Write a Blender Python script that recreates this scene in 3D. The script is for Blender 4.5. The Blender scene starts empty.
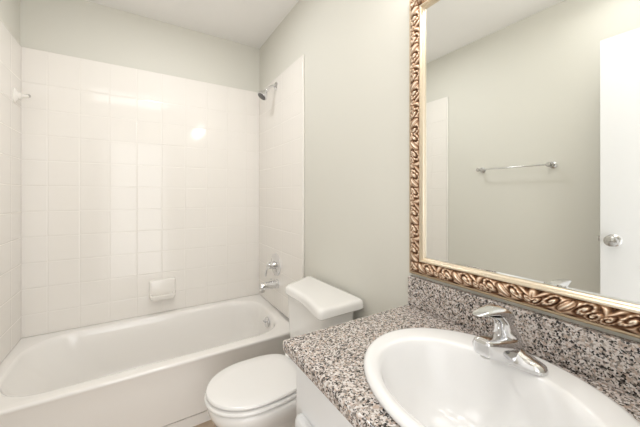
import bpy, bmesh, math, random
from math import sin, cos, pi, radians, exp, sqrt, atan2
from mathutils import Vector, Matrix

S = bpy.context.scene
COL = S.collection

# ------------------------------------------------------------------ camera
W = 1.44            # width of the room (x from -W to 0), back wall at y = 0
YB = -2.45          # entry wall
CEIL = 2.47
TT = 2.098          # top of the tile
FL = 0.05           # floor level
YT = -0.773         # front end of the tile on the side walls

cd = bpy.data.cameras.new('camera')
cam = bpy.data.objects.new('camera', cd)
COL.objects.link(cam)
cam.location = (-0.8516, -2.334, 1.2415)
cam.rotation_euler = (pi / 2, 0, -0.5554)
cd.sensor_width = 36
cd.lens = 36 * 289.885 / 640
cd.shift_y = -18.4 / 640
cd.clip_start = 0.02
S.camera = cam

# ------------------------------------------------------------------ world, lights, exposure
wd = bpy.data.worlds.new('world')
S.world = wd
wd.use_nodes = True
bg = wd.node_tree.nodes['Background']
bg.inputs[0].default_value = (1.0, 0.98, 0.95, 1)
bg.inputs[1].default_value = 0.8


def area(name, loc, rot, sx, sy, power, color):
    ld = bpy.data.lights.new(name, 'AREA')
    ld.shape = 'RECTANGLE'
    ld.size, ld.size_y = sx, sy
    ld.energy = power
    ld.color = color
    o = bpy.data.objects.new(name, ld)
    o.location = loc
    o.rotation_euler = rot
    COL.objects.link(o)
    return o


# daylight of the hall that fills the open doorway
hall = area('hall_light', (-0.86, YB - 0.12, 1.05), (radians(108), 0, 0), 0.66, 1.95, 3.9, (0.97, 0.985, 1.0))
hall.data.spread = radians(140)
# fluorescent panel on the ceiling
area('ceiling_lamp_light', (-0.92, -1.91, CEIL - 0.095), (0, 0, 0), 0.74, 0.30, 1.0, (0.985, 0.99, 1.0))
# added fill light that brightens the tub end, no lamp known there
area('tub_fill_light', (-0.72, -0.80, CEIL - 0.02), (0, 0, 0), 0.14, 0.14, 3.7, (0.985, 0.99, 1.0))
# bulbs above the mirror
for yb in (-1.78, -2.0, -2.22):
    pl = bpy.data.lights.new('bulb_light', 'POINT')
    pl.energy = 1.25
    pl.shadow_soft_size = 0.05
    pl.color = (0.99, 0.99, 1.0)
    po = bpy.data.objects.new('bulb_light', pl)
    po.location = (-0.17, yb, 2.105)
    COL.objects.link(po)

vs = S.view_settings
vs.view_transform = 'Standard'
vs.look = 'None'
vs.gamma = 1.0
vs.use_curve_mapping = False
vs.exposure = 0.70


# ------------------------------------------------------------------ materials
def mat(name, col, rough=0.5, metal=0.0, spec=0.5, coat=0.0):
    m = bpy.data.materials.new(name)
    m.use_nodes = True
    b = m.node_tree.nodes['Principled BSDF']
    b.inputs['Base Color'].default_value = (*col, 1)
    b.inputs['Roughness'].default_value = rough
    b.inputs['Metallic'].default_value = metal
    b.inputs['Specular IOR Level'].default_value = spec
    b.inputs['Coat Weight'].default_value = coat
    return m


class N:
    """small helper to wire nodes of one material"""
    def __init__(s, m):
        s.t = m.node_tree
        s.b = s.t.nodes['Principled BSDF']

    def new(s, typ, **kw):
        n = s.t.nodes.new(typ)
        for k, v in kw.items():
            setattr(n, k, v)
        return n

    def link(s, a, b):
        s.t.links.new(a, b)

    def math(s, op, a, b=None, c=None):
        n = s.new('ShaderNodeMath', operation=op)
        for i, v in enumerate((a, b, c)):
            if v is None:
                continue
            if isinstance(v, (int, float)):
                n.inputs[i].default_value = v
            else:
                s.link(v, n.inputs[i])
        return n.outputs[0]

    def mix(s, fac, a, b):
        n = s.new('ShaderNodeMix', data_type='RGBA')
        for sock, v in ((n.inputs[0], fac), (n.inputs[6], a), (n.inputs[7], b)):
            if isinstance(v, (int, float)):
                sock.default_value = v
            elif isinstance(v, tuple):
                sock.default_value = (*v, 1)
            else:
                s.link(v, sock)
        return n.outputs[2]

    def smooth(s, v, lo, hi):
        n = s.new('ShaderNodeMapRange', interpolation_type='SMOOTHSTEP')
        s.link(v, n.inputs[0])
        n.inputs[1].default_value = lo
        n.inputs[2].default_value = hi
        return n.outputs[0]

    def bump(s, h, dist, strength=1.0):
        n = s.new('ShaderNodeBump')
        n.inputs['Strength'].default_value = strength
        n.inputs['Distance'].default_value = dist
        s.link(h, n.inputs['Height'])
        s.link(n.outputs[0], s.b.inputs['Normal'])
        return n

    def obj(s):
        return s.new('ShaderNodeTexCoord').outputs['Object']


def paint(name, col, rough=0.75, grain=0.0006):
    m = mat(name, col, rough, spec=0.3)
    n = N(m)
    t = n.new('ShaderNodeTexNoise')
    t.inputs['Scale'].default_value = 120
    t.inputs['Detail'].default_value = 3
    n.link(n.obj(), t.inputs['Vector'])
    n.bump(t.outputs[0], grain, 0.35)
    return m


def tile(name, axis):
    m = mat(name, (0.87, 0.835, 0.785), 0.09, spec=0.36)
    n = N(m)
    sp = n.new('ShaderNodeSeparateXYZ')
    n.link(n.obj(), sp.inputs[0])
    if axis == 'x':
        u = n.math('DIVIDE', n.math('ADD', sp.outputs[0], 15.72), 0.15)
    else:
        u = n.math('DIVIDE', n.math('ADD', sp.outputs[1], 15.023), 0.15)
    v = n.math('DIVIDE', n.math('SUBTRACT', 1.896 + 0.15, sp.outputs[2]), 0.15)
    v = n.math('MAXIMUM', v, 0.5)
    fu, fv = n.math('FRACT', u), n.math('FRACT', v)
    du = n.math('MINIMUM', fu, n.math('SUBTRACT', 1.0, fu))
    dv = n.math('MINIMUM', fv, n.math('SUBTRACT', 1.0, fv))
    d = n.math('MULTIPLY', n.math('MINIMUM', du, dv), 0.15)
    mask = n.smooth(d, 0.0006, 0.0020)
    n.link(n.mix(mask, (0.832, 0.797, 0.747), (0.87, 0.835, 0.785)), n.b.inputs['Base Color'])
    n.link(n.math('SUBTRACT', 0.5, n.math('MULTIPLY', mask, 0.42)), n.b.inputs['Roughness'])
    cx = n.new('ShaderNodeCombineXYZ')
    n.link(n.math('FLOOR', u), cx.inputs[0])
    n.link(n.math('FLOOR', v), cx.inputs[1])
    wn = n.new('ShaderNodeTexWhiteNoise', noise_dimensions='3D')
    n.link(cx.outputs[0], wn.inputs['Vector'])
    sc = n.new('ShaderNodeSeparateColor')
    n.link(wn.outputs['Color'], sc.inputs[0])
    a = n.math('MULTIPLY', n.math('SUBTRACT', sc.outputs[0], 0.5), fu)
    b = n.math('MULTIPLY', n.math('SUBTRACT', sc.outputs[1], 0.5), fv)
    edge = n.smooth(d, 0.0004, 0.0060)
    h = n.math('ADD', n.math('MULTIPLY', n.math('ADD', a, b), 1.4), edge)
    n.bump(h, 0.0007, 1.0)
    return m


def granite():
    m = mat('granite', (0.5, 0.45, 0.42), 0.16, spec=0.5)
    n = N(m)
    oc = n.obj()
    wob = n.new('ShaderNodeTexNoise')
    wob.inputs['Scale'].default_value = 160
    n.link(oc, wob.inputs['Vector'])
    ad = n.new('ShaderNodeVectorMath', operation='MULTIPLY_ADD')
    n.link(wob.outputs['Color'], ad.inputs[0])
    ad.inputs[1].default_value = (0.006, 0.006, 0.006)
    n.link(oc, ad.inputs[2])

    def vor(scale):
        v = n.new('ShaderNodeTexVoronoi')
        v.inputs['Scale'].default_value = scale
        n.link(ad.outputs[0], v.inputs['Vector'])
        s = n.new('ShaderNodeSeparateColor')
        n.link(v.outputs['Color'], s.inputs[0])
        return s.outputs[0], s.outputs[1]
    r1, g1 = vor(250)
    r2, g2 = vor(265)

    def ramp(fac, stops):
        r = n.new('ShaderNodeValToRGB')
        r.color_ramp.interpolation = 'CONSTANT'
        e = r.color_ramp.elements
        while len(e) < len(stops):
            e.new(0.5)
        for el, (p, c) in zip(e, stops):
            el.position = p
            el.color = (*c, 1)
        n.link(fac, r.inputs[0])
        return r.outputs[0]
    base = ramp(r1, [(0.0, (0.64, 0.58, 0.545)), (0.28, (0.42, 0.365, 0.325)), (0.46, (0.70, 0.66, 0.635)),
                     (0.64, (0.23, 0.205, 0.19)), (0.82, (0.47, 0.37, 0.31))])
    dark = ramp(r2, [(0.0, (0.018, 0.016, 0.016)), (0.15, (0.10, 0.085, 0.075)), (0.24, (0.26, 0.22, 0.19))])
    big = n.new('ShaderNodeTexNoise')
    big.inputs['Scale'].default_value = 70
    n.link(oc, big.inputs['Vector'])
    thr = n.math('ADD', -0.28, n.math('MULTIPLY', big.outputs[0], 1.06))
    isd = n.math('LESS_THAN', r2, thr)
    n.link(n.mix(isd, base, dark), n.b.inputs['Base Color'])
    return m


def relief_gold():
    m = mat('antique_gold_carving', (0.6, 0.4, 0.25), 0.36, 0.75)
    n = N(m)
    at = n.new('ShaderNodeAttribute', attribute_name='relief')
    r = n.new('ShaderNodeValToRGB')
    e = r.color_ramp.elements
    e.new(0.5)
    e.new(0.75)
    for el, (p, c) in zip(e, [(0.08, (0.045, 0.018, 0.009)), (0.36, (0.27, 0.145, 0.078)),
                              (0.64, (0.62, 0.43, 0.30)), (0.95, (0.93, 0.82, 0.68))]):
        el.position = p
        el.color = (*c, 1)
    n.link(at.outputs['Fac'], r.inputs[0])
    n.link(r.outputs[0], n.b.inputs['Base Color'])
    return m


def floor_mat():
    m = mat('beige_vinyl_floor', (0.50, 0.40, 0.31), 0.4)
    n = N(m)
    sp = n.new('ShaderNodeTexNoise')
    sp.inputs['Scale'].default_value = 14
    sp.inputs['Detail'].default_value = 5
    n.link(n.obj(), sp.inputs['Vector'])
    n.link(n.mix(sp.outputs[0], (0.40, 0.30, 0.215), (0.58, 0.46, 0.35)), n.b.inputs['Base Color'])
    return m


def emit(name, col, strength):
    m = mat(name, col, 0.4)
    b = m.node_tree.nodes['Principled BSDF']
    b.inputs['Emission Color'].default_value = (*col, 1)
    b.inputs['Emission Strength'].default_value = strength
    return m


M = dict(
    wall=paint('wall_paint', (0.71, 0.695, 0.632)),
    ceiling=paint('ceiling_paint', (0.90, 0.885, 0.86), grain=0.0012),
    trim=mat('white_trim_paint', (0.86, 0.85, 0.83), 0.3),
    door=mat('white_door_paint', (0.80, 0.80, 0.80), 0.32),
    tile_x=tile('glazed_tile_back', 'x'),
    tile_y=tile('glazed_tile_side', 'y'),
    tub=mat('tub_enamel', (0.92, 0.895, 0.86), 0.10, coat=0.3),
    china=mat('vitreous_china', (0.88, 0.865, 0.84), 0.08, coat=0.3),
    basin=mat('basin_china', (0.88, 0.875, 0.87), 0.15),
    seat=mat('toilet_seat_plastic', (0.88, 0.865, 0.845), 0.18),
    dish=mat('ceramic', (0.87, 0.835, 0.785), 0.12),
    chrome=mat('polished_chrome', (0.76, 0.76, 0.77), 0.07, 1.0),
    steel=mat('satin_nickel', (0.62, 0.61, 0.60), 0.24, 1.0),
    dark=mat('dark_rubber', (0.13, 0.125, 0.12), 0.5),
    granite=granite(),
    cabinet=mat('white_cabinet_paint', (0.80, 0.80, 0.80), 0.28),
    gold=relief_gold(),
    lip=mat('champagne_gold_leaf', (0.78, 0.68, 0.54), 0.30, 0.8),
    bead=mat('tarnished_gold_leaf', (0.56, 0.44, 0.30), 0.38, 0.7),
    glass=mat('mirror_silver', (0.93, 0.945, 0.93), 0.0, 1.0),
    floor=floor_mat(),
    bulb=emit('lit_bulb', (1.0, 0.86, 0.66), 4.5),
    tube=emit('lit_diffuser', (1.0, 0.98, 0.95), 1.7),
)


# ------------------------------------------------------------------ mesh helpers
def link(name, bm, m, parent=None, smooth=True, angle=35, bevel=0.0, seg=3):
    bmesh.ops.recalc_face_normals(bm, faces=bm.faces[:])
    me = bpy.data.meshes.new(name)
    bm.to_mesh(me)
    bm.free()
    if smooth:
        for p in me.polygons:
            p.use_smooth = True
        me.set_sharp_from_angle(angle=radians(angle))
    o = bpy.data.objects.new(name, me)
    me.materials.append(m)
    COL.objects.link(o)
    if bevel:
        b = o.modifiers.new('bevel', 'BEVEL')
        b.width = bevel
        b.segments = seg
        b.limit_method = 'ANGLE'
        b.angle_limit = radians(40)
        b.harden_normals = False
    if parent:
        o.parent = parent
        o.matrix_parent_inverse = Matrix.Translation(-parent.location)
    return o


def box(bm, x0, x1, y0, y1, z0, z1):
    c = [bm.verts.new((x, y, z)) for x in (x0, x1) for y in (y0, y1) for z in (z0, z1)]
    for f in ((0, 1, 3, 2), (4, 6, 7, 5), (0, 4, 5, 1), (2, 3, 7, 6), (0, 2, 6, 4), (1, 5, 7, 3)):
        bm.faces.new([c[i] for i in f])
    return c


def boxes(*bs):
    bm = bmesh.new()
    for b in bs:
        box(bm, *b)
    return bm


def loft(bm, rings, cap0=True, cap1=True, loop=False):
    vr = [[bm.verts.new(p) for p in r] for r in rings]
    n = len(vr[0])
    pairs = list(zip(vr[:-1], vr[1:]))
    if loop:
        pairs.append((vr[-1], vr[0]))
    for a, b in pairs:
        for i in range(n):
            j = (i + 1) % n
            bm.faces.new((a[i], a[j], b[j], b[i]))
    if cap0 and not loop:
        bm.faces.new(vr[0])
    if cap1 and not loop:
        bm.faces.new(vr[-1])
    return vr


def rrect(x0, x1, y0, y1, z, r, k=8):
    pts = []
    for cx, cy, a0 in ((x1 - r, y1 - r, 0), (x0 + r, y1 - r, pi / 2), (x0 + r, y0 + r, pi), (x1 - r, y0 + r, 1.5 * pi)):
        for i in range(k + 1):
            a = a0 + pi / 2 * i / k
            pts.append((cx + r * cos(a), cy + r * sin(a), z))
    return pts


def ell(cx, cy, a, b, z, n=72, e=2.0):
    pts = []
    for i in range(n):
        t = 2 * pi * i / n
        c, s = cos(t), sin(t)
        pts.append((cx + a * math.copysign(abs(c) ** (2 / e), c), cy + b * math.copysign(abs(s) ** (2 / e), s), z))
    return pts


def basis(d):
    d = Vector(d).normalized()
    u = d.orthogonal().normalized()
    return u, d.cross(u), d


def lathe(bm, o, axis, prof, n=32):
    """prof: list of (distance along axis, radius)"""
    u, v, d = basis(axis)
    o = Vector(o)
    rings = [[o + d * h + (u * cos(2 * pi * i / n) + v * sin(2 * pi * i / n)) * max(r, 1e-4) for i in range(n)] for h, r in prof]
    loft(bm, rings)


def tube(bm, pts, rad, n=16):
    pts = [Vector(p) for p in pts]
    if not isinstance(rad, (list, tuple)):
        rad = [rad] * len(pts)
    u = None
    rings = []
    for i, p in enumerate(pts):
        d = (pts[min(i + 1, len(pts) - 1)] - pts[max(i - 1, 0)]).normalized()
        u = d.orthogonal().normalized() if u is None else (u - d * u.dot(d)).normalized()
        v = d.cross(u)
        rings.append([p + (u * cos(2 * pi * k / n) + v * sin(2 * pi * k / n)) * rad[i] for k in range(n)])
    loft(bm, rings)


def sphere(bm, c, r, sx=1, sy=1, sz=1):
    bmesh.ops.create_uvsphere(bm, u_segments=24, v_segments=14, radius=r,
                              matrix=Matrix.Translation(c) @ Matrix.Diagonal((sx, sy, sz, 1)))


def tag(o, label, cat, group=None):
    o['label'] = label
    o['category'] = cat
    if group:
        o['group'] = group
    return o


def thing(name, loc, label, cat, group=None):
    o = bpy.data.objects.new(name, None)
    o.location = loc
    o.empty_display_size = 0.05
    COL.objects.link(o)
    return tag(o, label, cat, group)


def struct(name, bm, m, parent=None, **kw):
    o = link(name, bm, m, parent, **kw)
    if parent is None:
        o['kind'] = 'structure'
    return o


# ------------------------------------------------------------------ room shell
DX0, DX1, DH = -1.20, -0.52, 2.06     # doorway in the entry wall
struct('floor', boxes((-W - .1, .1, -4.2, .1, -.1, FL)), M['floor'], smooth=False)
struct('ceiling', boxes((-W - .1, .1, YB - .1, .1, CEIL, CEIL + .1)), M['ceiling'], smooth=False)
wr = struct('wall_right', boxes((0, .1, YB - .1, .1, 0, CEIL)), M['wall'], smooth=False)
wb = struct('wall_back', boxes((-W, 0, 0, .1, 0, CEIL)), M['wall'], smooth=False)
wl = struct('wall_left', boxes((-W - .1, -W, YB - .1, .1, 0, CEIL)), M['wall'], smooth=False)
struct('wall_entry', boxes((-W, DX0, YB - .1, YB, 0, CEIL), (DX1, 0, YB - .1, YB, 0, CEIL),
                           (DX0, DX1, YB - .1, YB, DH, CEIL)), M['wall'], smooth=False)
# glazed tile over the tub, one panel to each of the three walls
RIM = 0.415
TK = 0.009
struct('tile_panel', boxes((-W, 0, -TK, 0, RIM + .001, TT)), M['tile_x'], wb, bevel=.003)
struct('tile_panel', boxes((-TK, 0, YT, -TK, RIM + .001, TT)), M['tile_y'], wr, bevel=.003)
struct('tile_panel', boxes((-W, -W + TK, YT, -TK, RIM + .001, TT)), M['tile_y'], wl, bevel=.003)
# rounded edge trim down the open side of the tiled walls
for x0, x1, p in ((-.013, 0, wr), (-W, -W + .013, wl)):
    struct('edge_trim', boxes((x0, x1, YT - .012, YT, 0.415, TT)), M['dish'], p, bevel=.005)
# doorway casing
struct('trim_1', boxes((DX0 - .055, DX0, YB, YB + .015, FL, DH + .055), (DX1, DX1 + .055, YB, YB + .015, FL, DH + .055),
                       (DX0, DX1, YB, YB + .015, DH, DH + .055)), M['trim'], bevel=.004)
struct('baseboard_left', boxes((-W, -W + .012, YB, YT - .02, FL, FL + .085)), M['trim'], bevel=.004)
struct('baseboard_right', boxes((-.012, 0, -1.60, YT - .02, FL, FL + .085)), M['trim'], bevel=.004)

# open door standing along the left wall
dr = struct('door_1', boxes((-1.255, -1.22, -2.43, -1.815, FL + .012, 2.052)), M['door'], bevel=.003)
for sgn, x in ((1, -1.22), (-1, -1.255)):
    bm = bmesh.new()
    lathe(bm, (x, -1.868, 1.011), (sgn, 0, 0), [(0, .001), (0, .030), (.006, .031), (.010, .024), (.014, .012), (.026, .011),
                                              (.032, .018), (.040, .026), (.050, .028), (.058, .024), (.063, .012), (.064, .001)])
    link('door_knob', bm, M['steel'], dr)
link('latch', boxes((-1.246, -1.229, -1.816, -1.806, 1.0, 1.026)), M['steel'], dr, bevel=.001)
for z in (.25, 1.03, 1.85):
    bm = bmesh.new()
    lathe(bm, (-1.2375, -2.438, z), (0, 0, 1), [(0, .001), (0, .007), (.09, .007), (.09, .001)], 14)
    link('hinge', bm, M['steel'], dr)

# ------------------------------------------------------------------ bathtub
tub = thing('bathtub', (-.72, -.38, 0), 'white enamel alcove bathtub with plain apron below the tiled walls', 'bathtub')
bm = bmesh.new()
E_ = .0015
rings = []
for z, yf in ((FL, -.722), (.104, -.722), (.105, -.708), (.112, -.708), (.114, -.730), (.30, -.740), (.385, -.747), (.398, -.752),
              (.405, -.7535), (.411, -.752), (.4142, -.747), (.415, -.740)):
    rings.append(rrect(-W + E_, -E_, yf, -E_, z, .004))
X0, X1, Y0, Y1, RR = -1.385, -.070, -.690, -.062, .20
for z, i in ((.415, -.006), (.4135, .0), (.408, .006), (.398, .011), (.38, .016)):
    rings.append(rrect(X0 + i, X1 - i, Y0 + i, Y1 - i, z, RR))
for z, l, r, s in ((.32, .06, .021, .022), (.22, .13, .032, .034), (.14, .19, .062, .050), (.095, .24, .09, .08), (.075, .29, .13, .115), (.07, .36, .2, .16)):
    rings.append(rrect(X0 + l, X1 - r, Y0 + s, Y1 - s, z, max(.1, RR - s * .5)))
loft(bm, rings, cap0=True)
link('basin', bm, M['tub'], tub, angle=60)
bm = bmesh.new()
lathe(bm, (-.0935, -.41, .352), (-1, 0, .10), [(0, .001), (0, .034), (.006, .034), (.011, .028), (.013, .001)])
ov = link('overflow_plate', bm, M['chrome'], tub)
bm = bmesh.new()
tube(bm, [(-.107, -.41, .354), (-.118, -.41, .356), (-.124, -.41, .369)], .004, 10)
link('trip_lever', bm, M['chrome'], ov)
bm = bmesh.new()
lathe(bm, (-.32, -.38, .066), (0, 0, 1), [(0, .001), (0, .032), (.008, .030), (.010, .018), (.009, .001)])
link('drain', bm, M['chrome'], tub)

# ------------------------------------------------------------------ shower fittings on the right tiled wall
YS = -.37
sh = thing('wall_shower', (-.009, YS, 2.03), 'chrome shower head on a short bent arm above the tub', 'shower head')
bm = bmesh.new()
lathe(bm, (-.009, YS, 2.035), (-1, 0, 0), [(0, .001), (0, .030), (.004, .030), (.011, .018), (.013, .010)])
link('flange', bm, M['chrome'], sh)
bm = bmesh.new()
tube(bm, [(-.010, YS, 2.035), (-.03, YS, 2.033), (-.05, YS, 2.024), (-.066, YS, 2.010), (-.078, YS, 1.996)], .0095)
link('arm', bm, M['chrome'], sh)
hd = Vector((-.60, 0, -.80)).normalized()
bm = bmesh.new()
lathe(bm, Vector((-.074, YS, 2.000)), hd, [(0, .001), (0, .013), (.014, .015), (.020, .013), (.028, .018), (.05, .031), (.062, .037), (.072, .038), (.075, .036), (.075, .001)])
h = link('spray_head', bm, M['chrome'], sh)
bm = bmesh.new()
lathe(bm, Vector((-.074, YS, 2.000)) + hd * .0752, hd, [(0, .001), (0, .031), (.003, .029), (.003, .001)])
link('spray_face', bm, M['dark'], h)['label'] = 'dark grey nozzle face'

va = thing('shower_valve', (-.009, YS, .735), 'round chrome tub valve plate with a lever handle', 'shower valve')
bm = bmesh.new()
lathe(bm, (-.009, YS, .735), (-1, 0, 0), [(0, .001), (0, .082), (.004, .082), (.010, .070), (.014, .04), (.016, .03), (.034, .026), (.036, .001)], 40)
link('escutcheon', bm, M['chrome'], va)
bm = bmesh.new()
lathe(bm, (-.040, YS, .735), (-1, 0, 0), [(0, .001), (0, .024), (.014, .026), (.030, .022), (.038, .012), (.040, .001)])
tube(bm, [(-.060, YS, .735), (-.066, YS + .02, .718), (-.070, YS + .035, .690), (-.072, YS + .045, .658), (-.072, YS + .048, .645)], [.012, .010, .008, .009, .006], 14)
link('lever_handle', bm, M['chrome'], va)

YP = -.395
sp = thing('tub_spout', (-.009, YP, .60), 'chrome tub filler spout below the round valve', 'tub spout')
bm = bmesh.new()


def oval(x, z, a, b):
    return [(x, YP + a * cos(2 * pi * i / 24), z + b * sin(2 * pi * i / 24)) for i in range(24)]


loft(bm, [oval(-.009, .602, .033, .033), oval(-.020, .602, .033, .033), oval(-.026, .602, .028, .028), oval(-.08, .602, .026, .026),
          oval(-.112, .600, .025, .027), oval(-.132, .597, .023, .029), oval(-.142, .596, .017, .022), oval(-.145, .596, .004, .006)])
link('spout_body', bm, M['chrome'], sp)
bm = bmesh.new()
lathe(bm, (-.124, YP, .582), (0, 0, -1), [(0, .001), (0, .018), (.020, .018), (.021, .014), (.012, .013), (.012, .001)], 20)
link('outlet', bm, M['steel'], sp)
bm = bmesh.new()
lathe(bm, (-.060, YP, .622), (0, 0, 1), [(0, .004), (.012, .004), (.014, .009), (.021, .009), (.023, .005), (.023, .001)], 16)
link('diverter_knob', bm, M['chrome'], sp)

# ------------------------------------------------------------------ ceramic soap dish on the back wall
sd = thing('soap_dish', (-.718, -TK, .58), 'white ceramic soap dish set in the tiled back wall', 'soap dish')
bm = bmesh.new()


def rr_xz(x0, x1, z0, z1, y, r, k=5):
    return [(p[0], y, p[1]) for p in rrect(x0, x1, z0, z1, 0, r, k)]


loft(bm, [rr_xz(-.800, -.636, .520, .650, -TK, .010), rr_xz(-.800, -.636, .520, .650, -.017, .010), rr_xz(-.796, -.640, .524, .646, -.023, .010),
          rr_xz(-.785, -.651, .535, .635, -.026, .010)])
link('backplate', bm, M['dish'], sd)
bm = bmesh.new()
loft(bm, [rrect(-.790, -.646, -.070, -TK, .522, .022), rrect(-.796, -.640, -.080, -TK, .534, .026), rrect(-.797, -.639, -.082, -TK, .552, .028),
          rrect(-.794, -.642, -.079, -TK, .556, .026), rrect(-.784, -.652, -.069, -TK - .006, .554, .022), rrect(-.780, -.656, -.064, -TK - .010, .541, .02)])
link('tray', bm, M['dish'], sd)

# ------------------------------------------------------------------ small wall hook in the left corner
hk = thing('wall_hook', (-W + TK, -.10, 1.80), 'small white wall hook with a grey tip high on the left tile', 'hook')
bm = bmesh.new()
lathe(bm, (-W + TK, -.13, 1.782), (1, 0, 0), [(0, .001), (0, .024), (.005, .024), (.010, .018), (.016, .012), (.03, .011)])
for v in bm.verts:
    v.co.z = 1.782 + (v.co.z - 1.782) * 1.7
link('mounting_plate', bm, M['dish'], hk)
bm = bmesh.new()
tube(bm, [(-W + .03, -.13, 1.785), (-W + .045, -.118, 1.785), (-W + .056, -.105, 1.792)], [.012, .010, .009], 14)
arm = link('hook_arm', bm, M['dish'], hk)
bm = bmesh.new()
tube(bm, [(-W + .055, -.1065, 1.7915), (-W + .061, -.098, 1.797)], [.0105, .0095], 14)
link('tip', bm, M['steel'], arm)['label'] = 'grey metal tip'

# ------------------------------------------------------------------ towel bar on the left wall
tb = thing('towel_bar', (-W, -1.31, 1.43), 'slim chrome towel bar on the painted left wall, seen in the mirror', 'towel bar')
for y in (-1.082, -1.535):
    bm = bmesh.new()
    lathe(bm, (-W, y, 1.436), (1, 0, 0), [(0, .001), (0, .022), (.006, .022), (.012, .013), (.05, .010), (.056, .014), (.070, .016), (.079, .011), (.081, .001)])
    link('post', bm, M['steel'], tb)
bm = bmesh.new()
tube(bm, [(-W + .068, -1.082, 1.436), (-W + .068, -1.535, 1.436)], .0055)
link('bar', bm, M['chrome'], tb)

# ------------------------------------------------------------------ toilet
YC = -1.12
to = thing('toilet', (-.36, YC, 0), 'white two-piece toilet with closed lid between tub and vanity', 'toilet')


def egg(z, front, back, hw, xc=-.44, nf=2.15, nb=3.2, n=64):
    pts = []
    for i in range(n):
        t = 2 * pi * i / n
        c, s = cos(t), sin(t)
        e = nf if c > 0 else nb
        a = (xc - front) if c > 0 else (back - xc)
        pts.append((xc - a * math.copysign(abs(c) ** (2 / e), c), YC + hw * math.copysign(abs(s) ** (2 / e), s), z))
    return pts


bm = bmesh.new()
loft(bm, [egg(FL, -.530, -.10, .104, -.36), egg(.07, -.533, -.10, .106, -.36), egg(.10, -.515, -.10, .094, -.36), egg(.18, -.505, -.10, .088, -.36),
          egg(.25, -.525, -.08, .096, -.38), egg(.30, -.572, -.05, .120, -.40), egg(.34, -.606, -.04, .146, -.42), egg(.375, -.622, -.035, .159, -.43),
          egg(.395, -.624, -.035, .161, -.43), egg(.404, -.619, -.037, .158, -.43), egg(.408, -.605, -.045, .150, -.43)])
link('bowl', bm, M['china'], to, angle=60)


def plate(z0, z1, front, back, hw, dome=0.0, xc=-.44, nb=3.2):
    b = bmesh.new()
    rs = [egg(z0, front + .006, back - .004, hw - .005, xc, 2.0, nb), egg(z0 + .003, front + .001, back, hw - .001, xc, 2.0, nb), egg(z0 + .006, front, back, hw, xc, 2.0, nb),
          egg(z1 - .008, front, back, hw, xc, 2.0, nb), egg(z1 - .003, front + .003, back - .002, hw - .003, xc, 2.0, nb), egg(z1, front + .010, back - .006, hw - .010, xc, 2.0, nb)]
    if dome:
        rs += [egg(z1 + dome * .5, front + .05, back - .04, hw - .05, xc, 2.0, nb), egg(z1 + dome, front + .12, back - .09, hw - .11, xc, 2.0, nb)]
    loft(b, rs)
    return b


link('seat', plate(.4130, .4295, -.635, -.226, .166, nb=3.4), M['seat'], to)
link('seat_lid', plate(.4345, .4505, -.629, -.228, .162, .003, nb=3.4), M['seat'], to)
for dy in (-.075, .075):
    bm = bmesh.new()
    lathe(bm, (-.232, YC + dy - .02, .452), (0, 1, 0), [(0, .001), (0, .011), (.002, .013), (.038, .013), (.04, .011), (.04, .001)], 18)
    link('hinge_cap', bm, M['seat'], to)
YK = -1.14
bm = bmesh.new()
loft(bm, [rrect(-.19, -.05, YK - .165, YK + .165, .4075, .035), rrect(-.195, -.045, YK - .170, YK + .170, .43, .035), rrect(-.203, -.035, YK - .180, YK + .180, .60, .035),
          rrect(-.206, -.032, YK - .185, YK + .185, .744, .035)])
link('tank', bm, M['china'], to)


def lid_ring(z, i):
    """rounded outline of the lid: narrower at the front, front edge hollowed a little"""
    cor = [(-.026, -.897, .03), (-.232, -.990, .022), (-.256, -1.372, .022), (-.013, -1.364, .03)]
    ctr = Vector((-.125, -1.14))
    cs = []
    for x, y, r in cor:
        cs.append((Vector((x + math.copysign(i, ctr.x - x), y + math.copysign(i, ctr.y - y))), r))
    out = []
    for k in range(4):
        p, r = cs[k]
        a, b = cs[k - 1][0], cs[(k + 1) % 4][0]
        p0 = p + (a - p).normalized() * r
        p1 = p + (b - p).normalized() * r
        for j in range(9):
            t = j / 8
            q = p0 * (1 - t) ** 2 + p * 2 * t * (1 - t) + p1 * t * t
            out.append((q.x, q.y, z))
        if k == 1:
            n = 16
            for j in range(1, n):
                t = j / n
                q = p1.lerp(cs[2][0] + (p - cs[2][0]).normalized() * cs[2][1], t)
                out.append((q.x + .014 * sin(pi * t) ** 1.5, q.y, z))
    return out


bm = bmesh.new()
loft(bm, [lid_ring(.7445, .010), lid_ring(.746, .004), lid_ring(.751, .0), lid_ring(.770, .001), lid_ring(.780, .004), lid_ring(.7855, .010), lid_ring(.7875, .018), lid_ring(.7880, .030)])
link('tank_lid', bm, M['china'], to)

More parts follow.
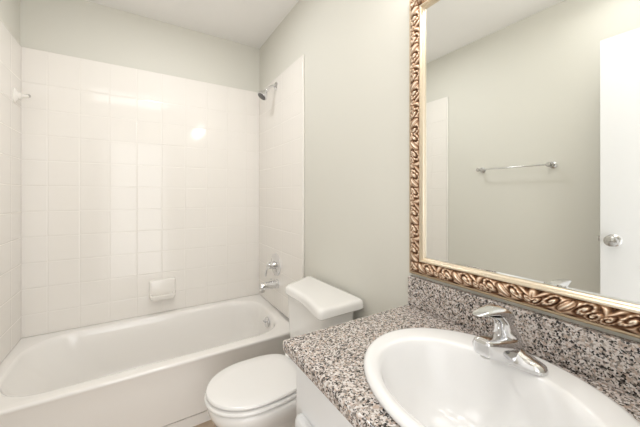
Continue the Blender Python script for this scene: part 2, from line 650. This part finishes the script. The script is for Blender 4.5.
# ------------------------------------------------------------------ vanity cabinet
CT = .8444
VY0, VY1 = YB + .002, -1.611
vc = thing('vanity_cabinet', (-.25, -2.03, 0), 'white vanity cabinet under the granite counter', 'cabinet')
ZC = CT - .0365
link('carcass', boxes((-.48, -.46, VY0, VY1, FL + .09, ZC), (-.46, -.002, VY1 - .018, VY1, FL + .09, ZC), (-.46, -.002, VY0, VY0 + .018, FL + .09, ZC),
                      (-.46, -.002, VY0 + .018, VY1 - .018, FL + .09, FL + .108)), M['cabinet'], vc)
link('toe_kick', boxes((-.42, -.002, VY0, VY1, FL, FL + .0895)), M['cabinet'], vc)
for y0, y1, hs in ((-2.025, -1.634, -1), (-2.415, -2.040, 1)):
    bm = bmesh.new()

    def dring(x, i, r):
        return [(x, p[0], p[1]) for p in rrect(y0 + i, y1 - i, FL + .105 + i, .656 - i, 0, r, 5)]
    loft(bm, [dring(-.4805, .0, .018), dring(-.492, .0, .018), dring(-.499, .005, .016), dring(-.502, .014, .012), dring(-.502, .055, .01), dring(-.495, .062, .01),
              dring(-.495, .075, .01), dring(-.500, .095, .01)])
    d = link('door', bm, M['cabinet'], vc)
    bm = bmesh.new()
    yk = y0 + .03 if hs < 0 else y1 - .03
    lathe(bm, (-.502, yk, .59), (-1, 0, 0), [(0, .001), (0, .008), (.012, .006), (.018, .013), (.026, .015), (.031, .009), (.032, .001)], 20)
    link('knob', bm, M['steel'], d)

# ------------------------------------------------------------------ granite counter with an oval cut-out
ct = thing('countertop', (-.26, -2.03, CT), 'speckled pink-grey granite vanity counter with backsplash', 'countertop')
SX, SY, SA, SB = -.262, -2.0, .214, .257
cx0, cx1, cy0, cy1 = -.517, -.002, YB + .001, -1.600
NA = 144
angs = [2 * pi * i / NA for i in range(NA)]
for X in (cx0, cx1):
    for Y in (cy0, cy1):
        a = atan2(Y - SY, X - SX) % (2 * pi)
        k = min(range(NA), key=lambda i: abs((angs[i] - a + pi) % (2 * pi) - pi))
        angs[k] = a


def rect_ring(z, i):
    out = []
    for a in angs:
        c, s = cos(a), sin(a)
        tx = ((cx1 - i if c > 0 else cx0 + i) - SX) / c if abs(c) > 1e-9 else 1e9
        ty = ((cy1 - i if s > 0 else cy0 + i) - SY) / s if abs(s) > 1e-9 else 1e9
        t = min(tx, ty)
        out.append((SX + c * t, SY + s * t, z))
    return out


def hole_ring(z):
    out = []
    for a in angs:
        c, s = cos(a), sin(a)
        t = 1 / sqrt((c / (SA - .02)) ** 2 + (s / (SB - .02)) ** 2)
        out.append((SX + c * t, SY + s * t, z))
    return out


bm = bmesh.new()
loft(bm, [hole_ring(CT - .036), hole_ring(CT), rect_ring(CT, .009), rect_ring(CT - .0012, .004), rect_ring(CT - .004, .0012), rect_ring(CT - .009, 0),
          rect_ring(CT - .028, 0), rect_ring(CT - .033, .002), rect_ring(CT - .036, .007)], loop=True)
link('slab', bm, M['granite'], ct)
link('backsplash', boxes((-.022, -.001, YB + .001, -1.603, CT + .0003, .947)), M['granite'], ct, bevel=.003)

# ------------------------------------------------------------------ drop-in basin
sk = thing('sink', (SX, SY, CT), 'white oval drop-in sink set into the granite counter', 'sink')
bm = bmesh.new()
z = CT
BX, BA, BB = -.290, .158, .205
rings = [ell(SX, SY, SA - .004, SB - .004, z + .0005), ell(SX, SY, SA, SB, z + .004), ell(SX, SY, SA - .001, SB - .001, z + .010), ell(SX, SY, SA - .006, SB - .006, z + .0155),
         ell(SX, SY, SA - .014, SB - .014, z + .0175),
         ell(BX, SY, BA + .010, BB + .012, z + .0165), ell(BX, SY, BA + .003, BB + .004, z + .0145), ell(BX, SY, BA - .003, BB - .003, z + .009), ell(BX, SY, BA - .008, BB - .009, z - .002),
         ell(BX, SY, BA - .015, BB - .019, z - .03), ell(BX + .004, SY, BA - .030, BB - .04, z - .07), ell(BX + .008, SY, BA - .055, BB - .075, z - .105),
         ell(BX + .012, SY, .07, .085, z - .125), ell(BX + .014, SY, .035, .038, z - .134), ell(BX + .014, SY, .020, .020, z - .137)]
# underside shell so that the bowl has thickness
inner = rings[::-1]
outer = [ell(SX, SY, SA - .026, SB - .026, z + .0005), ell(BX, SY, BA - .003, BB - .005, z - .03), ell(BX + .004, SY, BA - .018, BB - .028, z - .075), ell(BX + .010, SY, BA - .045, BB - .06, z - .115),
         ell(BX + .014, SY, .05, .05, z - .15)]
loft(bm, inner + outer)
link('bowl', bm, M['basin'], sk, angle=60)
bm = bmesh.new()
lathe(bm, (BX + .014, SY, z - .1365), (0, 0, 1), [(0, .001), (0, .024), (.003, .023), (.004, .016), (.008, .015), (.010, .001)], 24)
link('drain_stopper', bm, M['chrome'], sk)
bm = bmesh.new()

# ------------------------------------------------------------------ single lever faucet
FX, FY, FZ = -.122, -1.988, CT + .0172
fa = thing('faucet', (FX, FY, FZ), 'chrome single lever faucet on the back rim of the sink', 'faucet')
bm = bmesh.new()


def stad(z, a, b, n=48, e=2.6):
    return [(FX + p[0], FY + p[1], p[2]) for p in ell(0, 0, a, b, z, n, e)]


loft(bm, [stad(FZ, .027, .080), stad(FZ + .006, .027, .080), stad(FZ + .013, .025, .077), stad(FZ + .018, .022, .066), stad(FZ + .026, .021, .040), stad(FZ + .036, .021, .028)])
link('base_plate', bm, M['chrome'], fa, angle=50)
bm = bmesh.new()


def sect(x, zb, zt, w, y=0.0, n=32, e=4.6):
    zc, hh = (zb + zt) / 2, (zt - zb) / 2
    return [(FX + x, FY + y + q[0], FZ + q[1] + zc) for q in ell(0, 0, w, hh, 0, n, e)]


loft(bm, [sect(.030, .010, .022, .014), sect(.026, .004, .040, .025), sect(.010, .002, .054, .031), sect(-.012, .002, .056, .031), sect(-.032, .004, .058, .028, .001),
          sect(-.060, .013, .061, .024, .003), sect(-.086, .025, .065, .021, .005), sect(-.094, .029, .065, .019, .006), sect(-.0975, .034, .062, .015, .006), sect(-.098, .042, .056, .006, .006)])
s_ = link('spout', bm, M['chrome'], fa, angle=50)
bm = bmesh.new()
lathe(bm, (FX - .080, FY + .005, FZ + .028), (0, 0, -1), [(0, .001), (0, .0115), (.005, .0115), (.006, .009), (.002, .008), (.002, .001)], 20)
link('aerator', bm, M['steel'], s_)
bm = bmesh.new()
lathe(bm, (FX - .046, FY - .0235, FZ + .036), (-.08, -1, 0), [(0, .001), (0, .0035), (.0025, .0030), (.003, .001)], 12)
link('set_screw', bm, M['dark'], s_)['label'] = 'dark set screw'
bm = bmesh.new()
loft(bm, [ell(FX - .004, FY, .026, .025, FZ + .054, 32), ell(FX - .004, FY, .028, .027, FZ + .060, 32), ell(FX - .008, FY, .025, .024, FZ + .070, 32), ell(FX - .014, FY, .021, .020, FZ + .082, 32),
          ell(FX - .022, FY, .021, .019, FZ + .092, 32), ell(FX - .032, FY, .026, .020, FZ + .102, 32), ell(FX - .042, FY, .032, .020, FZ + .112, 32)])


def lev(x, zb, zt, w, n=28):
    zc, hh = (zb + zt) / 2, (zt - zb) / 2
    return [(FX + x, FY + q[0], FZ + zc + q[1]) for q in ell(0, 0, w, hh, 0, n, 2.4)]


loft(bm, [lev(.010, .090, .093, .006), lev(.006, .086, .100, .016), lev(-.010, .091, .117, .021), lev(-.040, .104, .130, .022), lev(-.070, .115, .133, .020),
          lev(-.098, .121, .132, .016), lev(-.122, .124, .130, .012), lev(-.130, .126, .128, .006)])
link('lever_handle', bm, M['chrome'], fa, angle=60)

# ------------------------------------------------------------------ framed mirror
MY1, MY0 = -1.603, -2.397          # left / right outer edges
MZ0, MZ1 = .9565, 1.957
mi = thing('wall_mirror', (0, (MY0 + MY1) / 2, MZ0), 'large rectangular mirror in an ornate antique gold frame above the sink', 'mirror')
FW = .066
PER = .132


def carve(d, v):
    """relief 0..1 of the acanthus scrolls: d metres from the corner, v -1..1 across"""
    H = .0205                                 # half width of the carved band in metres
    y = v * H
    d = d + .55 * y + .004 * sin(v * 2.6)
    k = math.floor(d / PER)
    p = d - (k + .5) * PER
    sg = 1 if p > 0 else -1
    ap = abs(p)
    # fan of leaf ribs rising from the foot between two buds
    ang = atan2(y + .026, (PER / 2 - ap) + .004)
    rad = sqrt((y + .026) ** 2 + (PER / 2 - ap) ** 2)
    rib = .5 + .5 * cos(15 * ang + 160 * rad)
    out = .10 + .66 * rib ** .8

    def over(val, mask):
        nonlocal out
        out = out * (1 - mask) + val * mask
    # two unequal scrolls on each side of the bud
    for cxs, cys, R0, tw in ((.0310, .0030, .0172, 1), (.0545, -.0060, .0120, -1)):
        x_, y_ = (ap - cxs) / R0, (y - cys) / R0
        r = sqrt(x_ * x_ + y_ * y_)
        if r < 1.5:
            th = atan2(y_, x_) * tw
            spi = .5 + .5 * cos(th - 9.5 * r ** .85 + .8)
            fine = .82 + .18 * cos(9 * th + 6 * r)
            val = max((.06 + .92 * spi ** .75) * (fine if r > .45 else 1), exp(-(r / .24) ** 2))
            over(val, exp(-(r / 1.05) ** 8))
    # central bud with veins
    x_, y_ = p / .0135, (y - .001) / .0165
    r = sqrt(x_ * x_ + y_ * y_)
    if r < 1.6:
        vein = .80 + .20 * cos(p / .0135 * 8 + 1.5 * y_)
        val = max(0.0, 1.02 - .55 * r * r) * vein if r < .86 else .08
        over(val, exp(-(r / 1.04) ** 12))
    return max(0.0, min(1.0, out))


def frame_point(side, u, t, h):
    """side 0 bottom, 1 top, 2 left(+y), 3 right(-y); u along the side, t inwards"""
    if side == 0:
        return (-h, MY1 - u, MZ0 + t)
    if side == 1:
        return (-h, MY1 - u, MZ1 - t)
    if side == 2:
        return (-h, MY1 - t, MZ0 + u)
    return (-h, MY0 + t, MZ0 + u)


def sweep(prof, step, relief=None):
    bm = bmesh.new()
    lay = bm.verts.layers.float.new('relief')
    for side in range(4):
        L = (MY1 - MY0) if side < 2 else (MZ1 - MZ0)
        n = max(2, int(L / step))
        rows = []
        for i in range(n + 1):
            row = []
            for t, h in prof:
                u = t + (L - 2 * t) * i / n
                rel = 0.5
                hh = h
                if relief:
                    d = min(u, L - u)
                    v = (t - relief[0]) / (relief[1] - relief[0]) * 2 - 1
                    rel = carve(d, v)
                    w = max(0.0, 1 - abs(v) ** 8)
                    hh = h + relief[2] * (rel - .35) * w
                vtx = bm.verts.new(frame_point(side, u, t, hh))
                vtx[lay] = rel
                row.append(vtx)
            rows.append(row)
        for a, b in zip(rows[:-1], rows[1:]):
            for j in range(len(prof) - 1):
                bm.faces.new((a[j], a[j + 1], b[j + 1], b[j]))
    bmesh.ops.remove_doubles(bm, verts=bm.verts[:], dist=.00005)
    return bm


link('outer_bead', sweep([(0, .001), (0, .010), (.002, .0145), (.005, .016), (.008, .0145), (.0095, .010)], .2), M['bead'], mi)
T0, T1 = .009, .052
prof = []
for j in range(31):
    s = j / 30
    prof.append((T0 + (T1 - T0) * s, .013 + .0135 * sin(pi * (.08 + .84 * s))))
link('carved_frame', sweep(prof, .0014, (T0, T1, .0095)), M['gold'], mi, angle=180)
link('inner_moulding', sweep([(.051, .014), (.052, .0205), (.0535, .0235), (.056, .0245), (.0585, .0235), (.0605, .020), (.0610, .0150), (.0625, .0145), (.0645, .0125), (.066, .010), (.066, .006)], .2),
     M['lip'], mi)
bm = bmesh.new()
gy0, gy1, gz0, gz1 = MY0 + FW - .004, MY1 - FW + .004, MZ0 + FW - .004, MZ1 - FW + .004
bw = .010


def grect(i, x):
    return [(x, gy0 + i, gz0 + i), (x, gy1 - i, gz0 + i), (x, gy1 - i, gz1 - i), (x, gy0 + i, gz1 - i)]


loft(bm, [grect(0, -.005), grect(0, -.0075), grect(bw, -.0090)])
link('mirror_glass', bm, M['glass'], mi, smooth=False)

# ------------------------------------------------------------------ lamps
lt = thing('vanity_light', (0, -2.0, 2.10), 'three bulb vanity light on the wall above the mirror', 'light fixture')
link('backplate', boxes((-.03, -.001, -2.32, -1.68, 2.05, 2.16)), M['chrome'], lt, bevel=.006)
for yb in (-1.78, -2.0, -2.22):
    bm = bmesh.new()
    lathe(bm, (-.03, yb, 2.105), (-1, 0, 0), [(0, .001), (0, .024), (.02, .022), (.03, .018)], 20)
    link('socket', bm, M['chrome'], lt)
    bm = bmesh.new()
    sphere(bm, (-.100, yb, 2.105), .036)
    link('bulb', bm, M['bulb'], lt)
cl = thing('ceiling_light', (-.92, -1.91, CEIL), 'white fluorescent panel light on the ceiling', 'light fixture')
link('housing', boxes((-1.31, -.53, -2.08, -1.74, CEIL - .03, CEIL - .001)), M['trim'], cl, bevel=.004)
bm = bmesh.new()
loft(bm, [rrect(-1.295, -.545, -2.065, -1.755, CEIL - .031, .02), rrect(-1.295, -.545, -2.065, -1.755, CEIL - .07, .02), rrect(-1.28, -.56, -2.05, -1.77, CEIL - .085, .02)])
link('diffuser', bm, M['tube'], cl)
rl = thing('tub_fill_fixture', (-.72, -.80, CEIL), 'added round white fill light in the ceiling over the tub', 'light fixture')  # invented out-of-view fixture that houses the tub fill light
bm = bmesh.new()
lathe(bm, (-.72, -.80, CEIL - .0005), (0, 0, -1), [(0, .060), (0, .095), (.004, .095), (.008, .088), (.006, .070), (.001, .060)], 40)
link('trim_ring', bm, M['trim'], rl)
bm = bmesh.new()
lathe(bm, (-.72, -.80, CEIL - .001), (0, 0, -1), [(0, .001), (0, .069), (.003, .069), (.0045, .001)], 40)
link('lens', bm, M['tube'], rl)
